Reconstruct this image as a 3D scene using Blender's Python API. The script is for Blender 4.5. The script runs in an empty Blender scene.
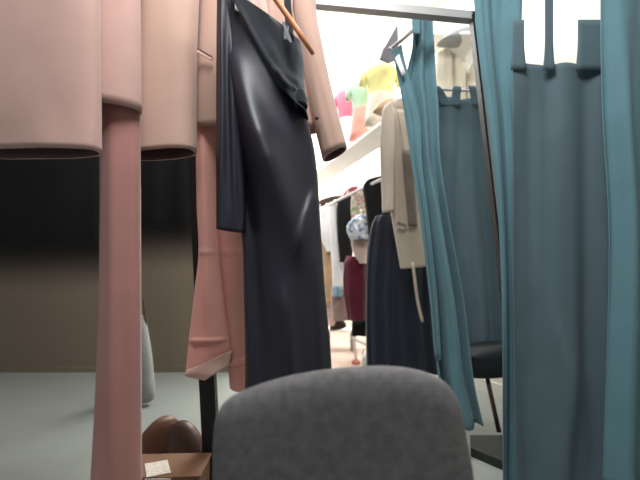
import bpy, bmesh, math, random
from mathutils import Vector, Matrix, noise
random.seed(4)
C = bpy.context.scene.collection
PI = math.pi
CAM = Vector((0, 0, .95)); PITCH = math.radians(5); F = 420.0
FW = Vector((0, math.cos(PITCH), math.sin(PITCH))); UP = Vector((0, -math.sin(PITCH), math.cos(PITCH))); RT = Vector((1, 0, 0))

def P(px, py, Y):
    "point of the place seen at photo position px, py and standing at distance Y"
    d = RT * ((px - 320) / F) + FW + UP * ((240 - py) / F)
    return CAM + d * (Y / d.y)

def lin(c):
    return tuple((v / 255 / 12.92) if v / 255 <= .04045 else ((v / 255 + .055) / 1.055) ** 2.4 for v in c) + (1,)

# ------------------------------------------------------------------ materials
def nodes(name):
    m = bpy.data.materials.new(name); m.use_nodes = True
    return m, m.node_tree.nodes, m.node_tree.links, m.node_tree.nodes['Principled BSDF']

def fabric(name, col, rough=.85, var=.12, vscale=6, weave=420, bump=.15, sheen=.25, spec=.2):
    m, n, l, b = nodes(name)
    tc = n.new('ShaderNodeTexCoord')
    nz = n.new('ShaderNodeTexNoise'); nz.inputs['Scale'].default_value = vscale; nz.inputs['Detail'].default_value = 4
    l.new(tc.outputs['Object'], nz.inputs['Vector'])
    rp = n.new('ShaderNodeValToRGB'); c = lin(col)
    rp.color_ramp.elements[0].position = .3; rp.color_ramp.elements[1].position = .7
    rp.color_ramp.elements[0].color = tuple(v * (1 - var) for v in c[:3]) + (1,)
    rp.color_ramp.elements[1].color = tuple(min(1, v * (1 + var)) for v in c[:3]) + (1,)
    l.new(nz.outputs['Fac'], rp.inputs['Fac']); l.new(rp.outputs['Color'], b.inputs['Base Color'])
    w = n.new('ShaderNodeTexNoise'); w.inputs['Scale'].default_value = weave
    l.new(tc.outputs['Object'], w.inputs['Vector'])
    bp = n.new('ShaderNodeBump'); bp.inputs['Strength'].default_value = bump; bp.inputs['Distance'].default_value = .002
    l.new(w.outputs['Fac'], bp.inputs['Height']); l.new(bp.outputs['Normal'], b.inputs['Normal'])
    b.inputs['Roughness'].default_value = rough; b.inputs['Sheen Weight'].default_value = sheen
    b.inputs['Specular IOR Level'].default_value = spec
    return m

def plain(name, col, rough=.6, metal=0, var=.06, scale=9, spec=.4):
    m, n, l, b = nodes(name)
    tc = n.new('ShaderNodeTexCoord'); nz = n.new('ShaderNodeTexNoise'); nz.inputs['Scale'].default_value = scale
    nz.inputs['Detail'].default_value = 5
    l.new(tc.outputs['Object'], nz.inputs['Vector'])
    rp = n.new('ShaderNodeValToRGB'); c = lin(col)
    rp.color_ramp.elements[0].color = tuple(v * (1 - var) for v in c[:3]) + (1,)
    rp.color_ramp.elements[1].color = tuple(min(1, v * (1 + var)) for v in c[:3]) + (1,)
    l.new(nz.outputs['Fac'], rp.inputs['Fac']); l.new(rp.outputs['Color'], b.inputs['Base Color'])
    b.inputs['Roughness'].default_value = rough; b.inputs['Metallic'].default_value = metal
    b.inputs['Specular IOR Level'].default_value = spec
    return m

def planks(name, c1, c2, rough=.35, rot=0):
    m, n, l, b = nodes(name)
    tc = n.new('ShaderNodeTexCoord'); mp = n.new('ShaderNodeMapping'); mp.inputs['Rotation'].default_value[2] = rot
    br = n.new('ShaderNodeTexBrick')
    br.inputs['Color1'].default_value = lin(c1); br.inputs['Color2'].default_value = lin(c2)
    br.inputs['Mortar'].default_value = tuple(v * .6 for v in lin(c1)[:3]) + (1,)
    br.inputs['Scale'].default_value = 1; br.inputs['Brick Width'].default_value = 1.2; br.inputs['Row Height'].default_value = .14
    br.inputs['Mortar Size'].default_value = .004
    l.new(tc.outputs['Object'], mp.inputs['Vector']); l.new(mp.outputs['Vector'], br.inputs['Vector'])
    l.new(br.outputs['Color'], b.inputs['Base Color']); b.inputs['Roughness'].default_value = rough
    return m

def ribbed(name, col):
    "woven chair upholstery: fine horizontal ribs"
    m = fabric(name, col, rough=.95, var=.18, vscale=60, weave=500, bump=.3, sheen=.05)
    n, l = m.node_tree.nodes, m.node_tree.links
    tc = n.new('ShaderNodeTexCoord'); wv = n.new('ShaderNodeTexWave'); wv.bands_direction = 'Z'
    wv.inputs['Scale'].default_value = 45; wv.inputs['Distortion'].default_value = 6
    wv.inputs['Detail'].default_value = 2; wv.inputs['Detail Scale'].default_value = 4
    l.new(tc.outputs['Object'], wv.inputs['Vector'])
    bp = n.new('ShaderNodeBump'); bp.inputs['Strength'].default_value = .07; bp.inputs['Distance'].default_value = .004
    l.new(wv.outputs['Fac'], bp.inputs['Height']); l.new(bp.outputs['Normal'], n['Principled BSDF'].inputs['Normal'])
    return m

def floral(name, c1, c2, c3, scale=30):
    m, n, l, b = nodes(name)
    tc = n.new('ShaderNodeTexCoord'); v = n.new('ShaderNodeTexNoise'); v.inputs['Scale'].default_value = scale; v.inputs['Detail'].default_value = 1
    l.new(tc.outputs['Object'], v.inputs['Vector']); rp = n.new('ShaderNodeValToRGB')
    e = rp.color_ramp.elements; e[0].color = lin(c1); e[0].position = .38; e[1].color = lin(c3); e[1].position = .62
    k = e.new(.5); k.color = lin(c2)
    l.new(v.outputs['Fac'], rp.inputs['Fac']); l.new(rp.outputs['Color'], b.inputs['Base Color']); b.inputs['Roughness'].default_value = .8
    return m

M = dict(
    pink=fabric('pink_suiting', (198, 164, 147), var=.05), pink_near=fabric('pink_suiting_near', (196, 160, 148), var=.05),
    pink_dim=fabric('pink_trouser_cloth', (230, 168, 153), var=.06), pink_deep=fabric('deep_pink_trouser_cloth', (172, 122, 114), var=.06), pink_light=fabric('pink_cuff_cloth', (216, 180, 166), var=.05),
    lining=fabric('dark_lining', (92, 74, 72), rough=.7),
    satin=fabric('navy_satin', (30, 30, 41), rough=.47, var=.08, weave=300, bump=.04, sheen=0, spec=.6),
    chiffon=fabric('black_drape_cloth', (31, 31, 36), rough=.55, var=.1, sheen=.1, spec=.4),
    bodice=fabric('charcoal_bodice_cloth', (34, 37, 44), rough=.85, var=.1, spec=.25),
    black=fabric('black_cloth', (27, 28, 29), sheen=.03), black2=fabric('blue_black_pleat_cloth', (42, 46, 57), sheen=.08, rough=.7),
    taupe_coat=fabric('taupe_coat_cloth', (192, 178, 160), var=.06), coat_dark=fabric('coat_shade_and_flap_cloth', (120, 108, 98)),
    teal=fabric('teal_curtain_cloth', (94, 130, 138), var=.07, sheen=.15, rough=.75),
    teal_grey=fabric('grey_teal_curtain_cloth', (85, 103, 109), var=.06, sheen=.1, rough=.8),
    chair=ribbed('grey_chair_weave', (113, 111, 110)), plastic=plain('black_plastic', (22, 22, 23), .45),
    steel=plain('brushed_steel', (166, 164, 162), .45, .35), steel_dark=plain('dark_metal', (24, 24, 24), .55, .1),
    chrome=plain('polished_clip_metal', (225, 225, 228), .2, 1), wood=plain('orange_hanger_wood', (214, 140, 92), .4, var=.15, scale=20),
    white=plain('white_paint', (240, 238, 234), .7), cream=plain('cream_paint', (228, 224, 212), .8, var=.03),
    taupe=plain('taupe_wall_paint', (136, 121, 105), .8, var=.06, scale=3), ceil=plain('ceiling_paint', (244, 243, 240), .9),
    floor=plain('pale_grey_vinyl', (142, 147, 140), .45, var=.1, scale=4), floor2=planks('pale_pink_planks', (214, 190, 178), (202, 176, 164), rot=.32),
    cardboard=plain('brown_cardboard', (116, 82, 58), .8, var=.1, scale=14), paper=floral('printed_paper', (205, 196, 182), (186, 172, 156), (208, 202, 192), 60),
    leather=plain('brown_leather', (106, 72, 54), .45, var=.2, scale=12), leather_d=plain('dark_brown_leather', (58, 38, 30), .5, var=.15),
    pale_pink=fabric('pale_pink_cloth', (232, 205, 196)), white_cloth=fabric('white_cloth', (238, 236, 234), var=.04),
    beige=fabric('beige_cloth', (190, 160, 128)), mauve=fabric('mauve_cloth', (170, 142, 136)), burgundy=fabric('burgundy_cloth', (98, 30, 48)),
    blue_floral=floral('blue_floral_print', (122, 150, 178), (226, 230, 234), (240, 238, 236), 26),
    mix_floral=floral('green_pink_print', (150, 160, 110), (232, 222, 210), (200, 130, 130), 30),
    red=fabric('rose_cloth', (178, 96, 102)), hot_pink=fabric('hot_pink_cloth', (222, 100, 118)), mint=fabric('mint_cloth', (158, 186, 160)),
    coral=fabric('coral_cloth', (222, 146, 134)), yellow=fabric('yellow_cloth', (232, 224, 150)), ivory=fabric('ivory_cloth', (222, 212, 192)),
    skin=plain('mannequin_pink', (226, 204, 192), .5), mgrey=plain('mannequin_grey', (170, 160, 156), .5),
    green=plain('green_card', (70, 168, 118), .6), grey=plain('mid_grey_panel', (92, 90, 97), .6), grey_bag=fabric('grey_bag_cloth', (150, 152, 148)),
    blue=fabric('light_blue_cloth', (130, 160, 178)), seat=plain('black_vinyl', (26, 30, 32), .5), base=plain('dark_green_black', (38, 44, 40), .55),
)

# ------------------------------------------------------------------ object helpers
def obj(name, bm, mat, parent=None, smooth=True, mods=()):
    me = bpy.data.meshes.new(name)
    bmesh.ops.recalc_face_normals(bm, faces=bm.faces)
    if parent is not None:
        off = parent.matrix_world.translation if parent.type == 'EMPTY' else parent.location
        wl = Vector(parent['wl']) if 'wl' in parent else Vector(parent.location)
        loc = wl
    else:
        vs = [v.co for v in bm.verts]
        loc = Vector(((min(v.x for v in vs) + max(v.x for v in vs)) / 2, (min(v.y for v in vs) + max(v.y for v in vs)) / 2, min(v.z for v in vs)))
    bmesh.ops.translate(bm, vec=-loc, verts=bm.verts)
    bm.to_mesh(me); bm.free()
    for p in me.polygons: p.use_smooth = smooth
    me.materials.append(mat)
    o = bpy.data.objects.new(name, me); C.objects.link(o)
    if parent is not None:
        o.parent = parent
    else:
        o.location = loc
    WL[o.name] = loc
    for m in mods:
        k = o.modifiers.new(m[0].lower(), m[0])
        for a, v in m[1].items(): setattr(k, a, v)
    return o
WL = {}

def sub(name, bm, mat, part, **kw):
    "a sub-part: its part already sits at the thing's base, so it takes the same offset"
    part['wl'] = tuple(WL[part.name]); o = obj(name, bm, mat, part, **kw); del part['wl']; return o

def thing(name, label, cat, loc, group=None):
    o = bpy.data.objects.new(name, None); C.objects.link(o); o.location = loc; o.empty_display_size = .05
    o['label'] = label; o['category'] = cat
    if group: o['group'] = group
    return o

def tag(o, label, cat, group=None):
    o['label'] = label; o['category'] = cat
    if group: o['group'] = group
    return o

def structure(o): o['kind'] = 'structure'; return o

def box(bm, c, s, rz=0, bev=0):
    r = bmesh.ops.create_cube(bm, size=1, matrix=Matrix.Translation(c) @ Matrix.Rotation(rz, 4, 'Z') @ Matrix.Diagonal((s[0], s[1], s[2], 1)))
    if bev:
        es = list({e for v in r['verts'] for e in v.link_edges})
        bmesh.ops.bevel(bm, geom=es, offset=bev, segments=2, affect='EDGES', profile=.5)
    return bm

def bar(bm, a, b, w, d):
    "rectangular bar from a to b, w across and d deep"
    a, b = Vector(a), Vector(b); ax = (b - a).normalized()
    dep = Vector((0, 1, 0)) if abs(ax.y) < .9 else Vector((0, 0, 1))
    s = ax.cross(dep).normalized(); t = s.cross(ax).normalized()
    r = []
    for p in (a, b):
        for i, j in ((-1, -1), (1, -1), (1, 1), (-1, 1)): r.append(bm.verts.new(p + s * i * w / 2 + t * j * d / 2))
    for f in ((0, 1, 2, 3), (4, 7, 6, 5), (0, 4, 5, 1), (1, 5, 6, 2), (2, 6, 7, 3), (3, 7, 4, 0)): bm.faces.new([r[i] for i in f])
    return bm

def pipe(bm, pts, r, n=12):
    pts = [Vector(p) for p in pts]; rs = r if isinstance(r, (list, tuple)) else [r] * len(pts); rings = []
    for i, p in enumerate(pts):
        ax = (pts[min(i + 1, len(pts) - 1)] - pts[max(i - 1, 0)]).normalized()
        u = ax.cross(Vector((0, 1, 0)) if abs(ax.y) < .9 else Vector((1, 0, 0))).normalized(); w = ax.cross(u)
        rings.append([bm.verts.new(p + (u * math.cos(2 * PI * k / n) + w * math.sin(2 * PI * k / n)) * rs[i]) for k in range(n)])
    for a, b in zip(rings, rings[1:]):
        for k in range(n): bm.faces.new((a[k], a[(k + 1) % n], b[(k + 1) % n], b[k]))
    bm.faces.new(rings[0]); bm.faces.new(rings[-1])
    return bm

def spline(vals, t):
    "Catmull-Rom through a list of tuples, t in 0..1"
    n = len(vals) - 1; x = min(max(t, 0), 1) * n; i = min(int(x), n - 1); f = x - i
    g = lambda k: Vector(vals[min(max(k, 0), n)]) if 0 <= k <= n else (Vector(vals[0]) * 2 - Vector(vals[1]) if k < 0 else Vector(vals[n]) * 2 - Vector(vals[n - 1]))
    p0, p1, p2, p3 = g(i - 1), g(i), g(i + 1), g(i + 2)
    return .5 * ((2 * p1) + (p2 - p0) * f + (2 * p0 - 5 * p1 + 4 * p2 - p3) * f * f + (3 * p1 - p0 - 3 * p2 + p3) * f ** 3)

def ridge_d(px, py, ridges):
    "soft folds: each is (photo points..., width, height); width and height fade in and out at the ends"
    d = 0
    for rg in ridges:
        fade = 4 if rg[-2] < 10 else 2.1
        pts, w, amp = rg[:-2], rg[-2], rg[-1]; best = (1e9, 0); n = len(pts) - 1
        for k in range(n):
            ax, ay = pts[k]; vx, vy = pts[k + 1][0] - ax, pts[k + 1][1] - ay; L = vx * vx + vy * vy or 1
            t = max(0, min(1, ((px - ax) * vx + (py - ay) * vy) / L))
            q = math.hypot(px - ax - vx * t, py - ay - vy * t)
            if q < best[0]: best = (q, (k + t) / n)
        t = best[1]
        d += amp * math.exp(-(best[0] / w) ** 2) * min(1, fade * t + .08) * min(1, fade * (1 - t) + .08)
    return d

def tube(secs, Y, hd, folds=0, amp=.0, seed=0, ridges=(), nu=56, nv=48, cap=False, power=1.0, yaw=0, Yend=None):
    "hanging cloth tube; secs: [(left px point),(right px point)] down its length"
    bm = bmesh.new(); rings = []
    for j in range(nv + 1):
        v = j / nv; s = spline([(a[0], a[1], b[0], b[1]) for a, b in secs], v)
        Yv = Y if Yend is None else Y + (Yend - Y) * v
        L = P(s[0], s[1], Yv); R = P(s[2], s[3], Yv); c = (L + R) / 2; h = (R - L) / 2
        ring = []
        for i in range(nu):
            a = 2 * PI * i / nu
            ca, sa = math.cos(a), math.sin(a)
            dx = math.copysign(abs(ca) ** power, ca); dy = math.copysign(abs(sa) ** power, sa)
            k = 1
            dep = -hd * dy
            p = c + h * dx
            if folds:
                ph = noise.noise((v * 1.5 + seed, seed * 3.1, 0)) * 2.5
                fo = math.sin(folds * a + ph + seed) * amp * (.35 + .65 * v) + noise.noise((ca * 2 + seed, sa * 2, v * 4)) * amp * .8
                dep -= fo * (1 if sa >= 0 else -1) * min(1, abs(sa) * 2)
            if ridges and sa > 0:
                px = s[0] + (s[2] - s[0]) * (dx + 1) / 2; py = s[1] + (s[3] - s[1]) * (dx + 1) / 2
                dep -= ridge_d(px, py, ridges) * min(1, sa * 1.5)
            ring.append(bm.verts.new(p + Vector((yaw * dep, dep, 0))))
        rings.append(ring)
    for a, b in zip(rings, rings[1:]):
        for k in range(nu): bm.faces.new((a[k], a[(k + 1) % nu], b[(k + 1) % nu], b[k]))
    if cap: bm.faces.new(rings[0])
    return bm

def sheet(secs, Y, pleats, amp, seed=0, nu=110, nv=60, ridges=(), wander=.5, top_amp=.6, sharp=0, Yr=None, wrap=0):
    "hanging curtain sheet with pleats; Yr gives the right edge its own distance"
    bm = bmesh.new(); rows = []
    for j in range(nv + 1):
        v = j / nv; s = spline([(a[0], a[1], b[0], b[1]) for a, b in secs], v); row = []
        for i in range(nu + 1):
            u = i / nu; px = s[0] + (s[2] - s[0]) * u; py = s[1] + (s[3] - s[1]) * u
            ph = noise.noise((u * 2 + seed, v * 1.3, seed)) * wander * 6
            w = math.sin(2 * PI * pleats * u + ph + seed)
            if sharp: w = math.copysign(abs(w) ** (1 - sharp), w)
            dep = -w * amp * (top_amp + (1 - top_amp) * v) - noise.noise((u * 7 + seed, v * 2.2, 5)) * amp * .5 - ridge_d(px, py, ridges) - wrap * math.sqrt(max(0, 1 - u * u))
            yy = Y if Yr is None else Y + (Yr - Y) * u
            row.append(bm.verts.new(P(px, py, yy) + Vector((0, dep, 0))))
        rows.append(row)
    for a, b in zip(rows, rows[1:]):
        for k in range(nu): bm.faces.new((a[k], a[k + 1], b[k + 1], b[k]))
    return bm

def pillow(outline, Y, hf, hb, power=3.0, n=96, rings=14, top_lean=0):
    "padded slab: outline in photo points, rounded on both faces"
    pts = [spline(outline + [outline[0]], k / n) for k in range(n)]
    cx = sum(p[0] for p in pts) / n; cy = sum(p[1] for p in pts) / n
    bm = bmesh.new()
    def ring(s, sign, h):
        d = sign * h * (max(0, 1 - s ** power)) ** (1 / 2.2)
        return [bm.verts.new(P(cx + (p[0] - cx) * s, cy + (p[1] - cy) * s, Y) + Vector((0, d, 0))) for p in pts]
    S = [math.sin(PI / 2 * k / rings) for k in range(1, rings + 1)]
    eq = ring(1, 1, 0)
    for sign, h in ((-1, hf), (1, hb)):
        prev = eq
        for s in list(reversed(S[:-1])):
            r = ring(s, sign, h)
            for k in range(n): bm.faces.new((prev[k], prev[(k + 1) % n], r[(k + 1) % n], r[k]))
            prev = r
        bm.faces.new(prev)
    return bm

def line_inside(o):
    o.data.materials.append(M['lining']); m = o.modifiers['solidify']; m.offset = -1; m.material_offset = 1; m.material_offset_rim = 0
SOL = lambda t: (('SOLIDIFY', dict(thickness=t, offset=0)),)

def lathe(profile, c, ax=1.0, ay=.7, n=28, rz=0):
    bm = bmesh.new(); rings = []
    for (z, r) in profile:
        rings.append([bm.verts.new(Vector(c) + Matrix.Rotation(rz, 3, 'Z') @ Vector((r * ax * math.cos(2 * PI * k / n), r * ay * math.sin(2 * PI * k / n), z))) for k in range(n)])
    for a, b in zip(rings, rings[1:]):
        for k in range(n): bm.faces.new((a[k], a[(k + 1) % n], b[(k + 1) % n], b[k]))
    bm.faces.new(rings[0]); bm.faces.new(rings[-1])
    return bm

# ------------------------------------------------------------------ the setting
DX = -.333                                                  # the shop's right wall and racks run away to the left
wallx = lambda Y: 1.6 + DX * (Y - 3)
def quad(name, pts, mat):
    bm = bmesh.new(); bm.faces.new([bm.verts.new(p) for p in pts]); o = obj(name, bm, mat, smooth=False, mods=(('SOLIDIFY', dict(thickness=.04, offset=0)),)); return structure(o)
H = 3.8
def flat(name, pts, z0, z1, mat):
    bm = bmesh.new(); lo = [bm.verts.new((x, y, z0)) for x, y in pts]; hi = [bm.verts.new((x, y, z1)) for x, y in pts]
    n = len(pts); bm.faces.new(lo[::-1]); bm.faces.new(hi)
    for i in range(n): bm.faces.new((lo[i], lo[(i + 1) % n], hi[(i + 1) % n], hi[i]))
    return structure(obj(name, bm, mat, smooth=False))
flat('floor', [(-4, -1.2), (3.4, -1.2), (3.4, 4.33), (-4, 4.33)], -.05, 0, M['floor'])
flat('floor_shop', [(-4, 4.33), (3.4, 4.33), (3.4, 8.1), (-4, 8.1)], -.05, 0, M['floor2'])
flat('ceiling', [(-4, -1.2), (3.4, -1.2), (3.4, 8.1), (-4, 8.1)], H, H + .05, M['ceil'])
w = .05
flat('wall_right', [(wallx(-1.2), -1.2), (wallx(-1.2) + w, -1.2), (wallx(8) + w, 8), (wallx(8), 8)], 0, H, M['cream'])
flat('wall_back', [(-.8, 8), (wallx(8) + .05, 8), (wallx(8) + .05, 8.05), (-.8, 8.05)], 0, H, M['white'])
flat('wall_left', [(-4, 4.3), (-.75, 4.3), (-.75, 4.36), (-4, 4.36)], 0, H, M['taupe'])
flat('wall_shop_left', [(-.8, 4.36), (-.75, 4.36), (-.75, 8), (-.8, 8)], 0, H, M['white'])
flat('baseboard_left', [(-4, 4.285), (-.75, 4.285), (-.75, 4.3), (-4, 4.3)], 0, .06, M['taupe'])
flat('baseboard_right', [(wallx(2) - .015, 2), (wallx(2), 2), (wallx(8), 8), (wallx(8) - .015, 8)], 0, .09, M['cream'])

# metal frame round the opening
fy = 2.0
TL, TR = P(188, -9, fy), P(474, 18, fy)
BL = P(213, 480, fy); BL = TL + (BL - TL) * (TL.z / (TL.z - BL.z)); BR = P(501, 250, fy); BR = TR + (BR - TR) * (TR.z / (TR.z - BR.z))
fr = thing('metal_frame', 'slim grey metal frame around the opening, top rail meeting an upright by the curtain', 'frame', (TL.x, fy, 0))
obj('top_rail', bar(bmesh.new(), TL, TR, .04, .05), M['steel'], fr, smooth=False)
up_r = obj('upright', bar(bmesh.new(), BR, TR + Vector((0, 0, .02)), .034, .05), M['steel'], fr, smooth=False)
e = Vector((-.016, -.006, 0))
g = sub('edge_strip', bar(bmesh.new(), BR + e, TR + e, .010, .05), M['steel_dark'], up_r, smooth=False)
o = obj('upright', bar(bmesh.new(), BL, TL, .07, .05), M['steel_dark'], fr, smooth=False); o['label'] = 'dark left upright'

# ------------------------------------------------------------------ grey chair in front
cy = .76
ch = thing('desk_chair', 'grey woven-fabric chair with rounded padded back standing in front', 'chair', (0.03, 1.0, 0))
outl = [(213, 470), (214, 432), (220, 408), (240, 392), (285, 377), (335, 368.5), (385, 366), (422, 371), (446, 383), (459, 404), (466, 436), (474, 485), (474, 530), (440, 556), (340, 560), (250, 556), (214, 530)]
br_ = obj('backrest', pillow(outl, cy, .035, .03, power=7, n=140, rings=22), M['chair'], ch)
shell = [(340 + (x - 340) * .93, 462 + (y - 462) * .9) for x, y in outl]
obj('back_shell', pillow(shell, cy + .03, .01, .02, power=9), M['plastic'], ch)
z0 = .40
sx = .03
sb = bmesh.new(); box(sb, (sx, 1.08, z0 + .03), (.46, .44, .07), 0, .025); obj('seat', sb, M['chair'], ch)
obj('back_bracket', bar(bmesh.new(), (sx, cy + .05, .62), (sx, cy + .10, z0 - .03), .07, .02), M['plastic'], ch, smooth=False)
obj('seat_plate', box(bmesh.new(), (sx, .98, z0 - .02), (.18, .3, .03), 0, .006), M['plastic'], ch, smooth=False)
obj('column', pipe(bmesh.new(), [(sx, 1.05, .09), (sx, 1.05, z0 - .02)], [.03, .022]), M['steel_dark'], ch)
for k in range(5):
    a = 2 * PI * k / 5 + .3
    tip = Vector((sx + .27 * math.cos(a), 1.05 + .27 * math.sin(a), .055))
    lg = obj('leg', pipe(bmesh.new(), [(sx, 1.05, .10), tip], [.028, .016]), M['plastic'], ch)
    sub('caster', pipe(bmesh.new(), [tip + Vector((-.012, 0, -.03)), tip + Vector((.012, 0, -.03))], .025, 16), M['plastic'], lg)

# ------------------------------------------------------------------ pink suit (blazer + trousers)
sy = 1.5
bz = thing('blazer', 'pink blazer hanging open behind the dark satin dress', 'jacket', P(256, 135, sy))
body = tube([((222, -98), (292, -98)), ((200, -72), (312, -72)), ((198, -20), (313, -20)), ((196, 50), (314, 50)), ((193, 132), (318, 131))], sy, .085, 5, .006, 3,
            ridges=[((194, 0), (194, 130), 5, -.012)], cap=True)
bo = obj('torso', body, M['pink'], bz, mods=SOL(.005))
sub('pocket_welt', bar(bmesh.new(), P(193, 48, sy - .083), P(212, 59, sy - .089), .012, .006), M['pink_light'], bo, smooth=False)
sub('pocket_slit', bar(bmesh.new(), P(193, 46, sy - .084), P(212, 57, sy - .09), .004, .006), M['lining'], bo, smooth=False)
obj('lapel', sheet([((232, -95), (252, -95)), ((240, -40), (262, -30)), ((252, 20), (272, 24)), ((262, 60), (268, 60))], sy - .09, 1, .004), M['pink_light'], bz, mods=SOL(.006))
obj('lapel', sheet([((262, -95), (280, -95)), ((266, -40), (292, -30)), ((270, 20), (290, 24)), ((268, 60), (274, 60))], sy - .092, 1, .004, 2), M['pink'], bz, mods=SOL(.006))
s1 = obj('sleeve', tube([((176, -90), (214, -90)), ((150, -50), (202, -50)), ((140, 30), (197, 30)), ((131, 100), (196, 98)), ((126, 157), (196, 152))], sy - .1, .07, 2, .006, 1, cap=True, power=.85), M['pink'], bz, mods=SOL(.006))
s2 = obj('sleeve', tube([((278, -86), (318, -72)), ((284, -40), (318, -44)), ((291, 12), (316, 6)), ((300, 55), (323, 48)), ((308, 98), (332, 90)), ((322.5, 160), (347, 149))], sy - .03, .055, 2, .005, 6, cap=True, power=.9), M['pink'], bz, mods=SOL(.006))
line_inside(s1); line_inside(s2)
sub('button', pipe(bmesh.new(), [P(317, 118, sy - .085), P(317, 118, sy - .095)], .007), M['lining'], s2)

tr = thing('trousers', 'pink trousers with turned-out hems hanging under the blazer, left of the satin dress', 'trousers', P(215, 380, sy))
l1 = obj('leg', tube([((197, 100), (216, 100)), ((198, 200), (216.5, 200)), ((200, 251), (219, 251)), ((196, 290), (223, 290)), ((190, 340), (230, 336)), ((187, 372), (231, 352))], sy + .02, .05, 2, .004, 2,
    ridges=[((189, 339), (231, 338), 1.6, .012), ((200, 253), (219, 253), 2.5, .005), ((207, 100), (212, 330), 4, .012)], nv=140), M['pink_dim'], tr, mods=SOL(.005))
sub('hem', tube([((189, 369), (231, 350)), ((185.5, 373), (231, 352)), ((188, 376), (230, 357)), ((205, 379), (228, 365))], sy + .0, .05, nv=12), M['pink_light'], l1, mods=SOL(.004))
l2 = obj('leg', tube([((214, 100), (250, 100)), ((216, 200), (252, 200)), ((219, 251), (254, 251)), ((223, 300), (254, 300)), ((227, 350), (254, 350)), ((229, 366), (254, 366)), ((231, 386), (253, 391))], sy + .06, .05, 2, .004, 9,
    ridges=[((222, 253), (250, 253), 2.5, .005), ((228, 362), (250, 356), 1.6, .012), ((232, 250), (238, 360), 4, .01)], nv=140), M['pink_dim'], tr, mods=SOL(.005))
obj('waistband', tube([((204, 85), (262, 85)), ((200, 104), (258, 104))], sy + .04, .06, nv=6), M['pink_dim'], tr, mods=SOL(.006))

# neighbour suit at the left edge
ny = 1.15
b2 = thing('blazer', 'second pink blazer at the left edge, broad sleeve over added shadow cloth', 'jacket', P(60, 140, ny))
obj('torso', tube([((30, -200), (110, -200)), ((-20, -160), (138, -160)), ((-20, -40), (139, -40)), ((-24, 104), (140.5, 112))], ny + .1, .08, 5, .006, 5, cap=True), M['pink_near'], b2, mods=SOL(.005))
s3 = obj('sleeve', tube([((10, -196), (92, -196)), ((-14, -120), (98, -120)), ((-22, 60), (99, 60)), ((-26, 155), (100, 152))], ny - .03, .06, 2, .006, 8, cap=True, power=.85), M['pink_near'], b2, mods=SOL(.006))
line_inside(s3)
t2 = thing('trousers', 'second pair of pink trousers, reaching below the photo beside the taupe wall', 'trousers', P(120, 500, ny))
obj('leg', tube([((102, 60), (138, 60)), ((102, 180), (139, 180)), ((101, 300), (139.5, 300)), ((96, 420), (140, 420)), ((90, 520), (141, 524))], ny + .12, .04, 2, .004, 3, ridges=[((120, 60), (119, 500), 6, .01)]), M['pink_deep'], t2, mods=SOL(.005))
obj('leg', tube([((108, 60), (140, 60)), ((108, 180), (139, 180)), ((108, 300), (139, 300)), ((104, 420), (139, 420)), ((100, 520), (139, 524))], ny + .22, .04, 2, .004, 4), M['pink_deep'], t2, mods=SOL(.005))

# ------------------------------------------------------------------ satin dress on its wooden hanger
dy = 1.3
dr = thing('satin_dress', 'long dark navy satin dress hung askew from a wooden hanger before the pink blazer', 'dress', P(288, 405, dy))
RB = [((240, 16), (254, 44), (270, 72), (297, 110), 2.4, .006), ((300, 46), (296, 72), (300, 104), 5, .010),
      ((304, 98), (286, 84), (270, 50), 5, .010), ((303, 104), (286, 94), (276, 80), 3, .010)]
R = RB + [((234, 60), (256, 128), (279, 188), (308, 268), 14, .06),
     ((228, 70), (240, 150), (256, 240), (266, 396), 9, -.022), ((246, 232), (250, 320), (254, 398), 5, .010),
     ((320, 186), (308, 220), (299, 262), 6, .022), ((318, 250), (321, 310), (324, 398), 5, .010),
     ((284, 280), (290, 330), (296, 400), 7, .014)]
sk = obj('skirt', tube([((218, -2), (301, 46)), ((217.5, 28), (303, 66)), ((217.5, 56), (303.5, 84)), ((218, 84), (304, 98)), ((219, 112), (306, 116)), ((224, 150), (313.5, 148)), ((235, 200), (317, 178)), ((243, 240), (320, 228)), ((245, 300), (325, 298)), ((246, 350), (329.5, 345)), ((246, 404), (333, 402))], dy, .075, 4, .005, 2, ridges=R, nu=160, nv=140), M['satin'], dr, mods=SOL(.004))
obj('bodice', sheet([((233, 6), (301, 45)), ((246, 30), (303.5, 63)), ((260, 58), (304, 82)), ((276, 86), (305.5, 98)), ((293, 109), (307, 114)), ((303, 118), (308, 120))], dy - .003, 0, .002, ridges=RB, wrap=.083, nu=120, nv=80), M['bodice'], dr, mods=SOL(.004))
obj('knot', tube([((296, 92), (305, 94)), ((294, 98), (307, 100)), ((296, 106), (307, 107))], dy - .06, .03, nv=10, nu=24, cap=True), M['bodice'], dr, mods=SOL(.004))
obj('draped_panel', tube([((219, -40), (232, -40)), ((218, 10), (232, 12)), ((217, 70), (238, 70)), ((217, 150), (243, 150)), ((217, 200), (245, 205)), ((217, 229), (244, 233))], dy - .045, .022, 3, .005, 7,
    ridges=[((224, 0), (223, 228), 3, .010), ((232, 40), (237, 230), 3, .008)], nu=80), M['satin'], dr, mods=SOL(.004))
obj('strap', sheet([((233, -40), (237, -40)), ((233, 0), (238, 0)), ((234, 14), (240, 18))], dy - .07, 0, 0, nu=6, nv=10), M['bodice'], dr, mods=SOL(.003))
obj('strap', sheet([((283, -40), (290, -40)), ((284, 0), (291, 0)), ((286, 36), (294, 42))], dy - .085, 0, 0, nu=6, nv=10), M['bodice'], dr, mods=SOL(.003))
obj('care_label', sheet([((234.5, -6), (238.5, -6)), ((235, 10), (240, 12))], dy - .085, 0, 0, nu=4, nv=6), M['white_cloth'], dr, mods=SOL(.002))
hg = thing('clothes_hanger', 'orange wooden clothes hanger sloping above the dark satin dress', 'hanger', P(262, -24, dy - .12))
hy = dy - .12
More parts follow.
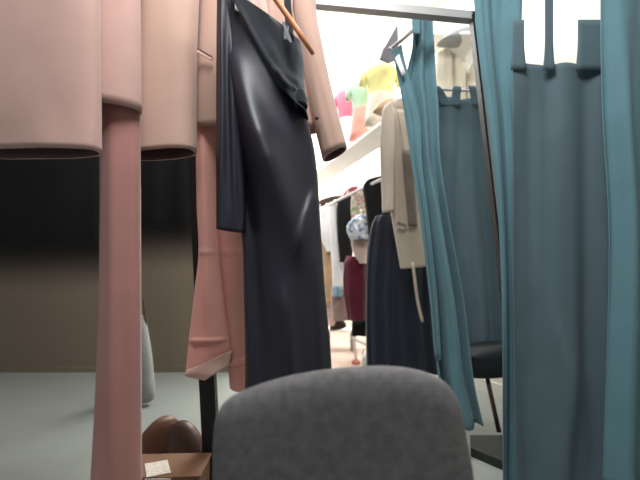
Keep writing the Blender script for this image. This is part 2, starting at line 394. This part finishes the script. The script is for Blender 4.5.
arm = [P(250, -42, hy), P(266, -15, hy), P(282, 8, hy), P(298, 31, hy), P(313, 54, hy)]
obj('arm', pipe(bmesh.new(), arm, [.008, .009, .009, .008, .006]), M['wood'], hg)
obj('arm', pipe(bmesh.new(), [P(250, -42, hy), P(228, -46, hy), P(200, -44, hy), P(180, -38, hy)], [.008, .009, .008, .006]), M['wood'], hg)
hz = P(250, -42, hy)
RAILZ = 2.28
obj('hook', pipe(bmesh.new(), [hz, hz + Vector((0, .03, .1)), hz + Vector((.02, .05, RAILZ - hz.z - .02)), hz + Vector((.01, .07, RAILZ - hz.z + .02)), hz + Vector((-.02, .07, RAILZ - hz.z + .02))], .003, 8), M['chrome'], hg)
cl = thing('hanger_clip', 'shiny metal clip holding the dress strap beside the wooden hanger', 'clip', P(287, 34, dy - .1))
obj('jaw', box(bmesh.new(), P(286, 33, dy - .105), (.014, .012, .045), 0, .003), M['chrome'], cl, smooth=False)
obj('lever', bar(bmesh.new(), P(283, 22, dy - .112), P(291, 42, dy - .112), .008, .004), M['chrome'], cl, smooth=False)
# rail the suits and the dress hang from (above the frame)
ra = thing('hanging_rail', 'steel hanging rail above the pink suits and the satin dress', 'rail', (-.4, 1.3, RAILZ))
A, B = Vector((-1.05, 1.2, RAILZ)), Vector((.25, 1.3, RAILZ))
obj('tube', pipe(bmesh.new(), [A, B], .013), M['steel'], ra)
for q in (A.lerp(B, .1), A.lerp(B, .9)): obj('rod', pipe(bmesh.new(), [q, Vector((q.x, q.y, H))], .008), M['steel'], ra)

rb = thing('hanging_rail', 'dark hanging rail of the added shadow cloths at the left', 'rail', (-1.4, 2.55, P(0, -28, 2.55).z))
zb = P(0, -30, 2.55).z
obj('tube', pipe(bmesh.new(), [(-2.6, 2.55, zb), (-.6, 2.55, zb)], .012), M['steel_dark'], rb)
for xx in (-2.4, -.8): obj('rod', pipe(bmesh.new(), [(xx, 2.55, zb), (xx, 2.55, H)], .008), M['steel_dark'], rb)
def shadow_fade(name, col, h):  # alpha fades towards the hem to copy a soft shadow edge
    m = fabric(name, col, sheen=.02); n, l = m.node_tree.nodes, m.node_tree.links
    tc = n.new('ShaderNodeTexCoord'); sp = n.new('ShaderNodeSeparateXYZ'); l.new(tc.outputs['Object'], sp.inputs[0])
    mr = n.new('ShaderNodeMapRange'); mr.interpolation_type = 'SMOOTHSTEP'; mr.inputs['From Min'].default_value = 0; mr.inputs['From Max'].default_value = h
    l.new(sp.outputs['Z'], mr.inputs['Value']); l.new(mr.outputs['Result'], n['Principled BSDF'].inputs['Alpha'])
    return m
# dark cloths added as the jackets' shadow on the taupe wall; bag, shoes and box
for (x0, x1, yb, yy, lab) in ((136, 194, 275, 2.6, 'added dark cloth standing in for the shadow under the pink sleeve, left of the pink trousers'), (-30, 101, 296, 2.5, 'added dark cloth standing in for the shadow below the blazer at the left edge')):
    g = thing('shadow_stand_in', lab, 'shadow', P((x0 + x1) / 2, yb, yy))
    obj('body', tube([((x0 + 16, 20), (x1 - 16, 20)), ((x0 + 4, 44), (x1 - 3, 44)), ((x0 + 2, 140), (x1 - 1, 140)), ((x0, yb), (x1, yb - 3))], yy, .06, 6, .01, x0, cap=True), shadow_fade('black_shadow_cloth', (27, 28, 29), .38), g)
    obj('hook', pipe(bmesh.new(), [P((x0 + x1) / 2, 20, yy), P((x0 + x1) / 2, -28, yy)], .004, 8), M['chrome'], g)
bg = thing('cloth_bag', 'grey cloth bag slumped against the taupe wall beside the left pink trousers', 'bag', (P(138, 400, 3.2).x, 3.2, 0))
obj('sack', pillow([(122, 330), (132, 312), (144, 318), (150, 345), (153, 372), (154, 398), (140, 404), (118, 402), (114, 370)], 3.2, .07, .07, 3, 60, 8), M['grey_bag'], bg)
obj('handle', pipe(bmesh.new(), [P(124, 330, 3.2), P(126, 298, 3.2), P(137, 290, 3.2), P(144, 302, 3.2), P(146, 330, 3.2)], .008, 8), M['lining'], bg)

def boot(name, px, Y, rz, lab, mat, sc=1):
    t = thing(name, lab, 'shoe', (P(px, 440, Y).x, Y, 0), 'brown shoes behind the box')
    prof = [(0, .0, .055, .135), (.025, 0, .058, .135), (.06, .005, .056, .125), (.10, .015, .053, .108), (.135, .025, .047, .088), (.165, .032, .036, .062), (.182, .036, .02, .03)]
    bm = bmesh.new(); rings = []; n = 24
    for z, oy, rx, ry in prof:
        rings.append([bm.verts.new(t.location + Matrix.Rotation(rz, 3, 'Z') @ Vector((rx * math.cos(2 * PI * k / n) * sc, oy + ry * math.sin(2 * PI * k / n) * sc, z * sc + .015))) for k in range(n)])
    for a, b in zip(rings, rings[1:]):
        for k in range(n): bm.faces.new((a[k], a[(k + 1) % n], b[(k + 1) % n], b[k]))
    bm.faces.new(rings[0]); bm.faces.new(rings[-1])
    obj('upper', bm, mat, t)
    s = bmesh.new(); lo = []; 
    for z in (0, .018): lo.append([s.verts.new(t.location + Matrix.Rotation(rz, 3, 'Z') @ Vector((.058 * math.cos(2 * PI * k / n) * sc, .14 * math.sin(2 * PI * k / n) * sc, z))) for k in range(n)])
    for k in range(n): s.faces.new((lo[0][k], lo[0][(k + 1) % n], lo[1][(k + 1) % n], lo[1][k]))
    s.faces.new(lo[0]); s.faces.new(lo[1]); obj('sole', s, M['leather_d'], t)
boot('brown_shoe', 158, 2.32, -.95, 'tan brown shoe behind the cardboard box, the left one of two', M['leather'], 1.0)
boot('brown_shoe', 188, 2.18, 1.05, 'darker brown shoe behind the cardboard box, next to the black upright', plain('mid_brown_leather', (78, 52, 40), .45, var=.15), 1.12)
cb = thing('cardboard_box', 'low brown cardboard box with a pale paper slip on the floor', 'box', (P(158, 470, 1.85).x, 1.83, 0))
bc = Vector((P(158, 470, 1.85).x - .0, 1.83, .08))
obj('body', box(bmesh.new(), bc, (.40, .22, .16), .05, .003), M['cardboard'], cb, smooth=False)
obj('flap', box(bmesh.new(), bc + Vector((.005, .0, .084)), (.405, .224, .008), .055, .002), M['cardboard'], cb, smooth=False)
ps = bmesh.new(); box(ps, bc + Vector((.02, -.04, .0905)), (.09, .13, .003), .45); box(ps, bc + Vector((.05, -.1145, .045)), (.1, .003, .08), .05)
tag(obj('paper_slip', ps, M['paper'], None, smooth=False), 'pale printed paper slip lying on the cardboard box', 'paper')

# ------------------------------------------------------------------ curtains on the right
TEAL_END = 7
c1 = thing('curtain', 'teal curtain gathered in a narrow drape between the taupe coat and grey-teal curtain', 'curtain', P(470, 430, 2.2))
d1 = obj('drape', sheet([((413, 15), (431, 15)), ((412, 48), (433, 42)), ((406, 80), (435, 80)), ((409, 120), (437, 110)), ((414, 165), (438, 160)), ((421, 215), (446, 215)), ((431, 300), (461, 300)), ((437, 380), (471, 378)), ((456, 432), (481, 424))], 2.2, 1.9, .04, 2, wander=.3,
    ridges=[((422, 60), (440, 250), (468, 420), 5, .03), ((416, 170), (440, 330), (450, 420), 3.5, -.03)]), M['teal'], c1, mods=SOL(.004))
obj('gathered_edge', sheet([((392, 50), (401, 45)), ((396, 68), (405, 64)), ((401, 95), (413, 92)), ((406, 125), (420, 122)), ((412, 165), (422, 165)), ((420, 215), (428, 215)), ((430, 300), (437, 300)), ((435, 360), (441, 360))], 2.16, .9, .012, 3, nu=30, nv=50), M['teal'], c1, mods=SOL(.004))
obj('heading_loop', sheet([((413, 12), (419, 12)), ((412, 22), (420, 22)), ((413, 34), (420, 34))], 2.15, 0, 0, nu=8, nv=8), M['teal'], c1, mods=SOL(.004))
tag(obj('paper_tag', sheet([((395, 58), (399, 54)), ((402, 76), (405.5, 73))], 2.12, 0, 0, nu=3, nv=3), M['white_cloth'], mods=SOL(.002)), 'small white tag hanging at the edge of the teal drape', 'tag')
cr = thing('curtain_rod', 'short slanting metal curtain rod at the head of the teal drape', 'rod', P(405, 38, 2.3))
obj('tube', pipe(bmesh.new(), [P(391, 49, 2.36), P(424, 21, 2.2)], .010), M['steel'], cr)
obj('end_cap', pipe(bmesh.new(), [P(390, 50, 2.365), P(392.5, 47.8, 2.35)], .014), M['steel'], cr)

c2 = thing('curtain', 'grey-teal tab-top curtain hanging behind the slim metal upright', 'curtain', P(468, 350, 2.5))
obj('cloth', sheet([((431, 97), (503, 101)), ((433, 130), (503, 130)), ((434, 200), (503, 200)), ((440, 280), (506, 280)), ((446, 330), (506, 330)), ((450, 362), (508, 362))], 2.5, 2.6, .022, 5, wander=.4,
    ridges=[((431, 102), (505, 106), 3, .008)]), M['teal_grey'], c2, mods=SOL(.004))
for (a0, a1, b0, b1) in ((432, 439, 441, 452), (453, 461, 451, 460), (468, 480, 472, 484), (488, 496, 490, 500)):
    obj('tab', sheet([((a0, 86), (a1, 87)), (((a0 + b0) / 2, 94), ((a1 + b1) / 2, 95)), ((b0, 105), (b1, 106))], 2.48, 0, .0, nu=6, nv=10, ridges=[((a0, 88), (b1, 92), 4, .01)]), M['teal_grey'], c2, mods=SOL(.006))
rd = thing('curtain_rod', 'thin curtain rod threaded through the tabs of the grey-teal curtain', 'rod', P(470, 90, 2.5))
obj('tube', pipe(bmesh.new(), [P(428, 89, 2.5), P(520, 93, 2.5)], .008), M['steel'], rd)
obj('end_cap', pipe(bmesh.new(), [P(427.5, 89, 2.5), P(429, 89, 2.5)], .013), M['steel'], rd)

c3 = thing('curtain', 'teal curtain falling in front of the slim metal upright', 'curtain', P(500, 480, 1.85))
obj('cloth', sheet([((471, -60), (530, -60)), ((473, 0), (521, 0)), ((479, 60), (521, 60)), ((489, 130), (524, 130)), ((497, 215), (524, 215)), ((500, 300), (526, 300)), ((500, 400), (528, 400)), ((500, 490), (530, 490))], 1.85, 1.2, .03, 1, wander=.3), M['teal'], c3, mods=SOL(.004))
c4 = thing('curtain', 'grey-teal tab-top curtain at the right edge, pale wall showing above it', 'curtain', P(565, 480, 1.7))
obj('cloth', sheet([((512, 64), (625, 64)), ((512, 150), (622, 150)), ((512, 300), (620, 300)), ((512, 400), (620, 400)), ((512, 490), (620, 490))], 1.72, 2.1, .022, 8, wander=.4, ridges=[((530, 220), (592, 480), 13, .03)]), M['teal_grey'], c4, mods=SOL(.004))
for (a, b) in ((513, 524), (545, 553), (578, 606)):
    obj('tab', sheet([((a, -20 if b < 560 and a > 530 else 20), (b, -20 if b < 560 and a > 530 else 20)), ((a, 45), (b, 45)), ((a - 2, 70), (b + 2, 70))], 1.7, 0, 0, nu=6, nv=8), M['teal_grey'], c4, mods=SOL(.006))
c5 = thing('curtain', 'teal curtain at the extreme right edge, running to the very top', 'curtain', P(630, 480, 1.6))
obj('cloth', sheet([((603, -60), (690, -60)), ((605, 100), (690, 100)), ((612, 250), (690, 250)), ((608, 490), (690, 490))], 1.6, 2.3, .03, 4, wander=.3), M['teal'], c5, mods=SOL(.004))
r2 = thing('curtain_rod', 'curtain rod above the curtains at the right edge', 'rod', P(560, -60, 1.78))
obj('tube', pipe(bmesh.new(), [P(470, -62, 1.86), P(690, -62, 1.62)], .012), M['steel'], r2)
obj('end_cap', pipe(bmesh.new(), [P(468, -62, 1.862), P(471, -62, 1.86)], .018), M['steel'], r2)

# dark stool seen below the grey-teal curtain
st = thing('stool', 'dark stool with slanting leg and flat base under the grey-teal curtain', 'stool', (P(492, 450, 2.35).x, 2.35, 0))
so = obj('seat', pillow([(452, 352), (470, 344), (500, 341), (530, 344), (546, 354), (546, 366), (520, 374), (480, 378), (458, 372)], 2.38, .10, .10, 3, 60, 10), M['seat'], st)
obj('leg', pipe(bmesh.new(), [P(486, 372, 2.36), P(499, 432, 2.33)], .012), M['leather_d'], st)
obj('leg', pipe(bmesh.new(), [P(530, 372, 2.36), P(522, 432, 2.33)], .012), M['leather_d'], st)
bm = bmesh.new(); q = [(466, 437), (489, 422), (530, 424), (545, 440), (535, 456), (486, 456)]
lo = [bm.verts.new(P(x, y + 7, 2.3)) for x, y in q]
pts = [(.80, 2.32), (.86, 2.5), (1.12, 2.5), (1.16, 2.3), (1.08, 2.16), (.90, 2.16)]
bmesh.ops.delete(bm, geom=bm.verts, context='VERTS')
a = [bm.verts.new((x, y, 0)) for x, y in pts]; b = [bm.verts.new((x, y, .045)) for x, y in pts]
bm.faces.new(a); bm.faces.new(b)
for i in range(6): bm.faces.new((a[i], a[(i + 1) % 6], b[(i + 1) % 6], b[i]))
obj('base', bm, M['base'], st, smooth=False)

# ------------------------------------------------------------------ shop rack on the right
RZ = 1.73
rx = lambda Y: .6 + DX * (Y - 3)
rk = thing('garment_rack', 'white steel garment rack with a top shelf, running away past the coat', 'rack', (rx(4.2), 4.2, 0))
def rp(Y, off=0, z=RZ): return Vector((rx(Y) + off, Y, z))
obj('rail', pipe(bmesh.new(), [rp(2.95), rp(6.4)], .013), M['white'], rk)
shz = 2.2
bm = bmesh.new(); a = [rp(2.95, .02, shz), rp(2.95, .31, shz), rp(6.4, .31, shz), rp(6.4, .02, shz)]
lo = [bm.verts.new(p) for p in a]; hi = [bm.verts.new(p + Vector((0, 0, .03))) for p in a]
bm.faces.new(lo); bm.faces.new(hi)
for i in range(4): bm.faces.new((lo[i], lo[(i + 1) % 4], hi[(i + 1) % 4], hi[i]))
obj('shelf', bm, M['white'], rk, smooth=False)
for Y, off in ((3.95, .155), (6.35, .05), (2.97, .28), (6.35, .28)):
    u = obj('upright', pipe(bmesh.new(), [rp(Y, off, 0), rp(Y, off, RZ if Y == 3.95 else shz)], .014), M['white'], rk)
obj('bracket', bar(bmesh.new(), rp(3.95, .0, RZ), rp(3.95, .155, RZ), .02, .02), M['white'], rk)

GR = 'clothes on the white garment rack'
def hung(name, label, cat, secs, Y, mat, hd=.05, folds=5, amp=.01, seed=1, extra=None, ridges=(), nu=48, nv=36):
    t = thing(name, label, cat, P((secs[-1][0][0] + secs[-1][1][0]) / 2, secs[-1][0][1], Y), GR)
    o = obj('cloth', tube(secs, Y, hd, folds, amp, seed, cap=True, nu=nu, nv=nv, ridges=ridges), mat, t, mods=SOL(.004))
    c = (P(*secs[0][0], Y) + P(*secs[0][1], Y)) / 2
    obj('hanger_hook', pipe(bmesh.new(), [c - Vector((0, 0, .02)), c + Vector((0, 0, .06))], .004, 8), M['chrome'], t)
    return t

# taupe coat
ct = thing('coat', 'long taupe coat with hanging sleeve beside the teal drape', 'coat', P(405, 268, 3.0), GR)
obj('body', tube([((391, 104), (414, 104)), ((384, 110), (428, 112)), ((385, 160), (428, 160)), ((389, 200), (430, 200)), ((396, 240), (434, 240)), ((401, 269), (434, 266))], 3.0, .08, 3, .008, 4, cap=True,
    ridges=[((396, 120), (399, 190), (404, 265), 2.5, -.02), ((406, 112), (404, 140), (412, 158), 3, .016), ((410, 160), (414, 262), 4, .014)]), M['taupe_coat'], ct, mods=SOL(.006))
obj('sleeve', tube([((388, 105), (391, 105.5)), ((382.5, 112), (395, 115)), ((380.3, 140), (395, 140)), ((380.5, 165), (394, 165)), ((382, 190), (394, 190)), ((382.5, 213), (394, 211))], 2.93, .035, 2, .005, 3, cap=True), M['taupe_coat'], ct, mods=SOL(.005))
obj('collar', tube([((394, 101), (412, 101)), ((390, 106), (415, 107)), ((390, 110), (418, 112))], 2.98, .06, nv=10), M['taupe_coat'], ct, mods=SOL(.006))
o = obj('sleeve', tube([((402, 150), (412, 152)), ((404, 180), (414, 180)), ((407, 210), (416, 210)), ((408, 226), (417, 226))], 2.88, .02, nv=16, nu=24, cap=True), M['coat_dark'], ct, mods=SOL(.004)); o['label'] = 'brown sleeve strip with the coat shading put in its colour'  # shading of the coat body put into a darker strip of cloth
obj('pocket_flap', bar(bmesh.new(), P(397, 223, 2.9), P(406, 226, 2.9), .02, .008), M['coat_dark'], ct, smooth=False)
obj('lapel', sheet([((397, 110), (403, 110)), ((401, 130), (410, 134)), ((404, 152), (409, 154))], 2.895, 0, 0, nu=8, nv=12), M['taupe_coat'], ct, mods=SOL(.006))
obj('belt', sheet([((411, 262), (414, 262)), ((416, 300), (419, 300)), ((421, 322), (424, 322))], 2.9, 0, 0, nu=4, nv=10), M['taupe_coat'], ct, mods=SOL(.004))
# black pleated skirt
hung('pleated_skirt', 'long black pleated skirt hanging behind the taupe coat above the chair', 'skirt', [((376, 216), (428, 216)), ((371, 228), (432, 228)), ((367, 260), (436, 260)), ((366, 310), (440, 310)), ((367, 372), (446, 372))], 3.35, M['black2'], .10, 15, .022, 2, nu=180)
hung('dark_jacket', 'black jacket at the near end of the white rail, left of the coat', 'jacket', [((366, 181), (384, 177)), ((363, 188), (392, 186)), ((366, 210), (392, 210)), ((370, 250), (392, 250))], 3.55, M['black'], .08)
hung('floral_blouse', 'blue and white ruffled blouse on the rail', 'blouse', [((356, 216), (366, 216)), ((348, 224), (374, 220)), ((347, 232), (374, 232)), ((351, 240), (372, 240))], 3.75, M['blue_floral'], .08, 4, .02, 3)
hung('print_top', 'green and pink printed top, above the ruffled blue blouse', 'top', [((357, 190), (364, 188)), ((352, 196), (368, 194)), ((351, 210), (368, 210)), ((353, 226), (367, 226))], 3.9, M['mix_floral'], .06)
hung('pale_blouse', 'pale pink blouse hem hanging below the ruffled blue blouse', 'blouse', [((352, 226), (374, 226)), ((351, 240), (373, 240)), ((354, 254), (369, 252)), ((360, 264), (366, 263))], 3.85, M['pale_pink'], .06, 5, .012)
hung('burgundy_skirt', 'burgundy skirt hanging below the pale blouse', 'skirt', [((347, 256), (362, 258)), ((344, 266), (366, 264)), ((343.5, 290), (367, 290)), ((348, 320), (366, 320))], 3.95, M['burgundy'], .07, 6, .012, 3)
hung('black_shirt', 'black shirt hanging between the white clothes and the blue blouse', 'top', [((341, 198), (354, 194)), ((337, 206), (358, 203)), ((337, 230), (354, 230)), ((340, 262), (352, 262))], 4.3, M['black'], .08)
hung('rose_blouse', 'dusky rose blouse shoulder above the black shirt', 'blouse', [((346, 190), (357, 186)), ((340, 199), (361, 192)), ((341, 203), (360, 199)), ((343, 210), (358, 210))], 4.42, M['red'], .06)
hung('white_shirt', 'white shirt with a blue cuff on the rail', 'shirt', [((331, 206), (338, 204)), ((329, 213), (341, 210)), ((331, 250), (343, 250)), ((333, 290), (343, 290))], 4.45, M['white_cloth'], .07)
tt = [o for o in bpy.data.objects if o.name.startswith('white_shirt')][-1]
obj('cuff', tube([((332.5, 286), (342.5, 286)), ((333, 297), (342, 297))], 4.44, .072, nv=6), M['blue'], tt, mods=SOL(.004))
hung('white_dress', 'white dress nearest the satin dress on the rail', 'dress', [((323, 209), (330, 207)), ((320, 216), (334, 213)), ((320, 235), (335, 235)), ((327, 252), (336, 252))], 4.6, M['white_cloth'], .07, seed=3)
hung('pale_dress', 'pale pink dress beside the edge of the satin dress', 'dress', [((316, 210), (324, 209)), ((313, 217), (328, 216)), ((315, 260), (328, 260)), ((320, 300), (330, 300)), ((326, 325), (338, 325))], 4.8, M['pale_pink'], .07, seed=5)
hung('beige_trousers', 'beige trousers hanging below the white dress', 'trousers', [((321, 238), (331, 238)), ((320, 250), (333, 250)), ((322, 280), (333, 280)), ((324, 304), (333.5, 304))], 4.7, M['beige'], .06, seed=6)
hung('mauve_skirt', 'mauve grey skirt hanging lowest, left of the burgundy skirt', 'skirt', [((332, 288), (347, 288)), ((331, 296), (349, 296)), ((332, 310), (352, 310)), ((333, 321), (354, 319))], 4.5, M['mauve'], .07, seed=7)
hung('brown_jacket', 'dark brown jacket behind the white dress, its shoulders showing above', 'jacket', [((322, 200), (338, 196)), ((315, 207), (348, 200)), ((316, 250), (348, 250)), ((322, 312), (350, 312))], 5.0, M['leather_d'], .08, seed=9)
# footwear and bits on the shop floor
def bag(name, lab, cat, outline, Y, mat, hd=.05, hcol=None):
    zb = min(P(x, y, Y).z for x, y in outline)
    t = thing(name, lab, cat, (P(outline[0][0], outline[0][1], Y).x, Y, zb))
    obj('body', pillow(outline, Y, hd, hd, 3.5, 48, 8), mat, t)
    xs = [p[0] for p in outline]; yt = min(p[1] for p in outline); c = sum(xs) / len(xs)
    if hcol: obj('handle', pipe(bmesh.new(), [P(c - 4, yt + 2, Y), P(c - 2, yt - 4, Y), P(c + 2, yt - 4, Y), P(c + 4, yt + 2, Y)], .007, 8), hcol, t)
    return t
bag('handbag', 'dark brown handbag under the mauve skirt', 'bag', [(331, 322), (336, 318), (344, 321), (346, 327), (338, 330), (330, 330)], 4.8, M['leather_d'], .06, M['leather_d'])
bag('black_bag', 'black bag hanging below the burgundy skirt', 'bag', [(352, 321), (359, 320), (366.5, 320), (366.5, 335), (359, 336), (352, 335)], 4.1, M['black'], .05, M['black'])
bag('white_bag', 'white paper bag standing on the pink floor', 'bag', [(362, 355), (367, 353), (369, 357), (369, 366), (362, 366)], 4.3, M['white_cloth'], .04, M['white_cloth'])
sd = thing('display_stand', 'white display stand leg with pink foot below the black bag', 'stand', (P(356, 361, 4.7).x, 4.7, 0))
obj('post', pipe(bmesh.new(), [(P(356, 361, 4.7).x, 4.7, .04), P(354, 335, 4.7)], .014), M['white'], sd)
obj('foot', lathe([(0, .05), (.03, .045), (.05, .02)], (P(356, 361, 4.7).x, 4.7, 0), 1, 1), M['coral'], sd)
obj('crossbar', bar(bmesh.new(), P(350, 337, 4.7), P(368, 346, 4.7), .02, .02), M['white'], sd)
lw = thing('low_bench', 'low pale bench under the clothes at the far end of the rail', 'bench', (P(340, 337, 5.6).x, 5.6, 0))
obj('top', box(bmesh.new(), Vector((P(340, 333, 5.6).x, 5.6, .26)), (.42, .3, .03), -.3), M['white'], lw, smooth=False)
for dx in (-.17, .17): obj('leg', box(bmesh.new(), Vector((P(340, 333, 5.6).x + dx, 5.6, .123)), (.03, .2, .245), -.3), M['mauve'], lw, smooth=False)

# mannequins on the top shelf
sz = shz + .03
def mannequin(px, Y, top_y, label, mats, wtop, skin, two=None):
    x = P(px, 100, Y).x; ztop = P(px, top_y, Y).z; h = ztop - sz; c = (x, Y, sz)
    t = thing('mannequin', label, 'mannequin', c, 'dressed torsos on the top shelf')
    obj('base', lathe([(0, .07), (.015, .07), (.02, .02), (h * .2, .018)], c, 1, 1), M['white'], t)
    W = wtop
    torso = [(h * .16, W * .80), (h * .25, W * .88), (h * .42, W * .72), (h * .58, W * .86), (h * .68, W * 1.0), (h * .74, W * .85), (h * .77, W * .42), (h * .82, W * .30), (h * .93, W * .27), (h, W * .25)]
    obj('torso', lathe(torso, c, 1, .65), skin, t)
    if two:
        obj('top', lathe([(h * .40, W * .80), (h * .42, W * .78), (h * .58, W * .93), (h * .68, W * 1.08), (h * .745, W * .92), (h * .77, W * .5)], c, 1.03, .72), mats[0], t)
        obj('skirt', lathe([(h * .06, W * 1.08), (h * .15, W * 1.0), (h * .25, W * .95), (h * .42, W * .79), (h * .44, W * .76)], c, 1.03, .75), mats[1], t)
    else:
        obj('top', lathe([(h * .08, W * 1.02), (h * .25, W * .95), (h * .42, W * .79), (h * .58, W * .93), (h * .68, W * 1.08), (h * .745, W * .92), (h * .77, W * .5)], c, 1.03, .72), mats[0], t)
    for s in (-1, 1):
        sv = obj('sleeve', pipe(bmesh.new(), [Vector((x + s * W * .85, Y, sz + h * .73)), Vector((x + s * W * 1.15, Y, sz + h * .64)), Vector((x + s * W * 1.22, Y, sz + h * .52))], [W * .16, W * .24, W * .22]), mats[0], t)
    return t
mannequin(381, 3.62, 46, 'mannequin torso in yellow top and ivory skirt, closest to the curtain', (M['yellow'], M['ivory']), .135, M['skin'], 1)
mannequin(362, 4.04, 60, 'mannequin torso in mint top with coral skirt, middle of the shelf', (M['mint'], M['coral']), .115, M['mgrey'], 1)
mannequin(347, 4.45, 69, 'mannequin torso in bright pink top, farthest along the shelf', (M['hot_pink'], M['pale_pink']), .115, M['mgrey'], 1)
# other things up there
bag('folded_cloth', 'folded beige cloth on the shelf edge above the taupe coat', 'cloth', [(373, 112), (378, 104), (390, 99), (399, 102), (400, 112), (386, 116)], 3.3, M['beige'], .08)
tag(obj('green_card', box(bmesh.new(), P(341, 119, 4.9), (.045, .01, .17), -.3), M['green'], smooth=False), 'small green card hanging beside the pink sleeve cuff', 'card')
pn = thing('hanging_sign', 'plain dark grey sign panel hanging above the yellow mannequin, left of the curtain rod', 'sign', P(390, 58, 3.4))
bm = bmesh.new(); f = [P(397.5, 24, 3.3), P(399, 58, 3.3), P(389, 62, 3.3), P(380, 58, 3.3), P(383, 50, 3.3)]
a = [bm.verts.new(p) for p in f]; b = [bm.verts.new(p + Vector((0, .03, 0))) for p in f]; bm.faces.new(a); bm.faces.new(b)
for i in range(5): bm.faces.new((a[i], a[(i + 1) % 5], b[(i + 1) % 5], b[i]))
obj('board', bm, M['grey'], pn, smooth=False)
for p in (f[0], f[4]): obj('cable', pipe(bmesh.new(), [p, Vector((p.x, p.y, H))], .003, 8), M['steel'], pn)
# high shelf behind the curtains with pale bundles
hs = thing('wall_shelf', 'pale high wall shelf seen above the grey-teal curtain', 'shelf', P(457, 50, 3.2))
sa, sb2 = P(425, 46, 3.5), P(500, 48, 2.9)
obj('board', bar(bmesh.new(), sa, sb2, .025, .26), M['cream'], hs, smooth=False)
obj('bracket', bar(bmesh.new(), P(470, 50, 3.14), P(472, 66, 3.12), .02, .18), M['cream'], hs, smooth=False)
bag('grey_bundle', 'soft grey-white bundle lying on the high wall shelf', 'bundle', [(437, 44), (445, 37), (458, 31), (470, 29), (476, 36), (472, 43), (455, 45)], 3.15, M['grey_bag'], .09)
for (x0, x1, lab) in ((434, 452, 'pale garment bag below the high shelf, next to the teal drape'), (453, 465, 'pale garment bag below the high shelf, the middle one'), (466, 484, 'pale garment bag below the high shelf, behind the metal upright')):
    t = thing('garment_bag', lab, 'bag', P((x0 + x1) / 2, 130, 3.3), 'pale garment bags under the high shelf')
    obj('cover', tube([((x0 + 4, 52), (x1 - 4, 52)), ((x0, 58), (x1, 58)), ((x0, 90), (x1, 90)), ((x0 - 1, 132), (x1 + 1, 132))], 3.35, .06, 3, .01, x0, cap=True), M['ivory'], t, mods=SOL(.003))
    obj('hook', pipe(bmesh.new(), [P((x0 + x1) / 2, 53, 3.35), P((x0 + x1) / 2, 47, 3.35)], .004, 8), M['chrome'], t)

# ------------------------------------------------------------------ light
def area(name, loc, size, power, col=(1, 1, 1), tgt=None):
    l = bpy.data.lights.new(name, 'AREA'); l.shape = 'RECTANGLE'; l.size, l.size_y = size; l.energy = power; l.color = col
    o = bpy.data.objects.new(name, l); C.objects.link(o); o.location = loc
    if tgt is not None: o.rotation_euler = (Vector(tgt) - Vector(loc)).to_track_quat('-Z', 'Y').to_euler()
    return o
area('shop_ceiling_light', (-.1, 4.7, H - .04), (.9, 3.0), 175, (.98, .99, 1))
area('shop_ceiling_light', (-.3, 6.8, H - .04), (.7, 1.4), 70, (.98, .99, 1))
area('shop_ceiling_light', (1.0, 2.6, H - .04), (.5, .9), 26, (.98, .99, 1))
area('fitting_room_light', (.0, .55, 3.0), (.9, .7), 54, (.97, .98, 1), (-.05, 1.6, 1.7))
w = bpy.data.worlds.new('world'); bpy.context.scene.world = w; w.use_nodes = True
w.node_tree.nodes['Background'].inputs[0].default_value = (.9, .95, 1, 1); w.node_tree.nodes['Background'].inputs[1].default_value = .24

# ------------------------------------------------------------------ camera
cd = bpy.data.cameras.new('camera'); co = bpy.data.objects.new('camera', cd); C.objects.link(co)
co.location = CAM; co.rotation_euler = (PI / 2 + PITCH, 0, 0); cd.sensor_width = 36; cd.lens = F / 640 * 36
cd.clip_start = .02
cd.dof.use_dof = True; cd.dof.focus_distance = 1.5; cd.dof.aperture_fstop = 2.2
sc = bpy.context.scene; sc.camera = co
sc.view_settings.view_transform = 'Standard'; sc.view_settings.look = 'None'; sc.view_settings.exposure = 0
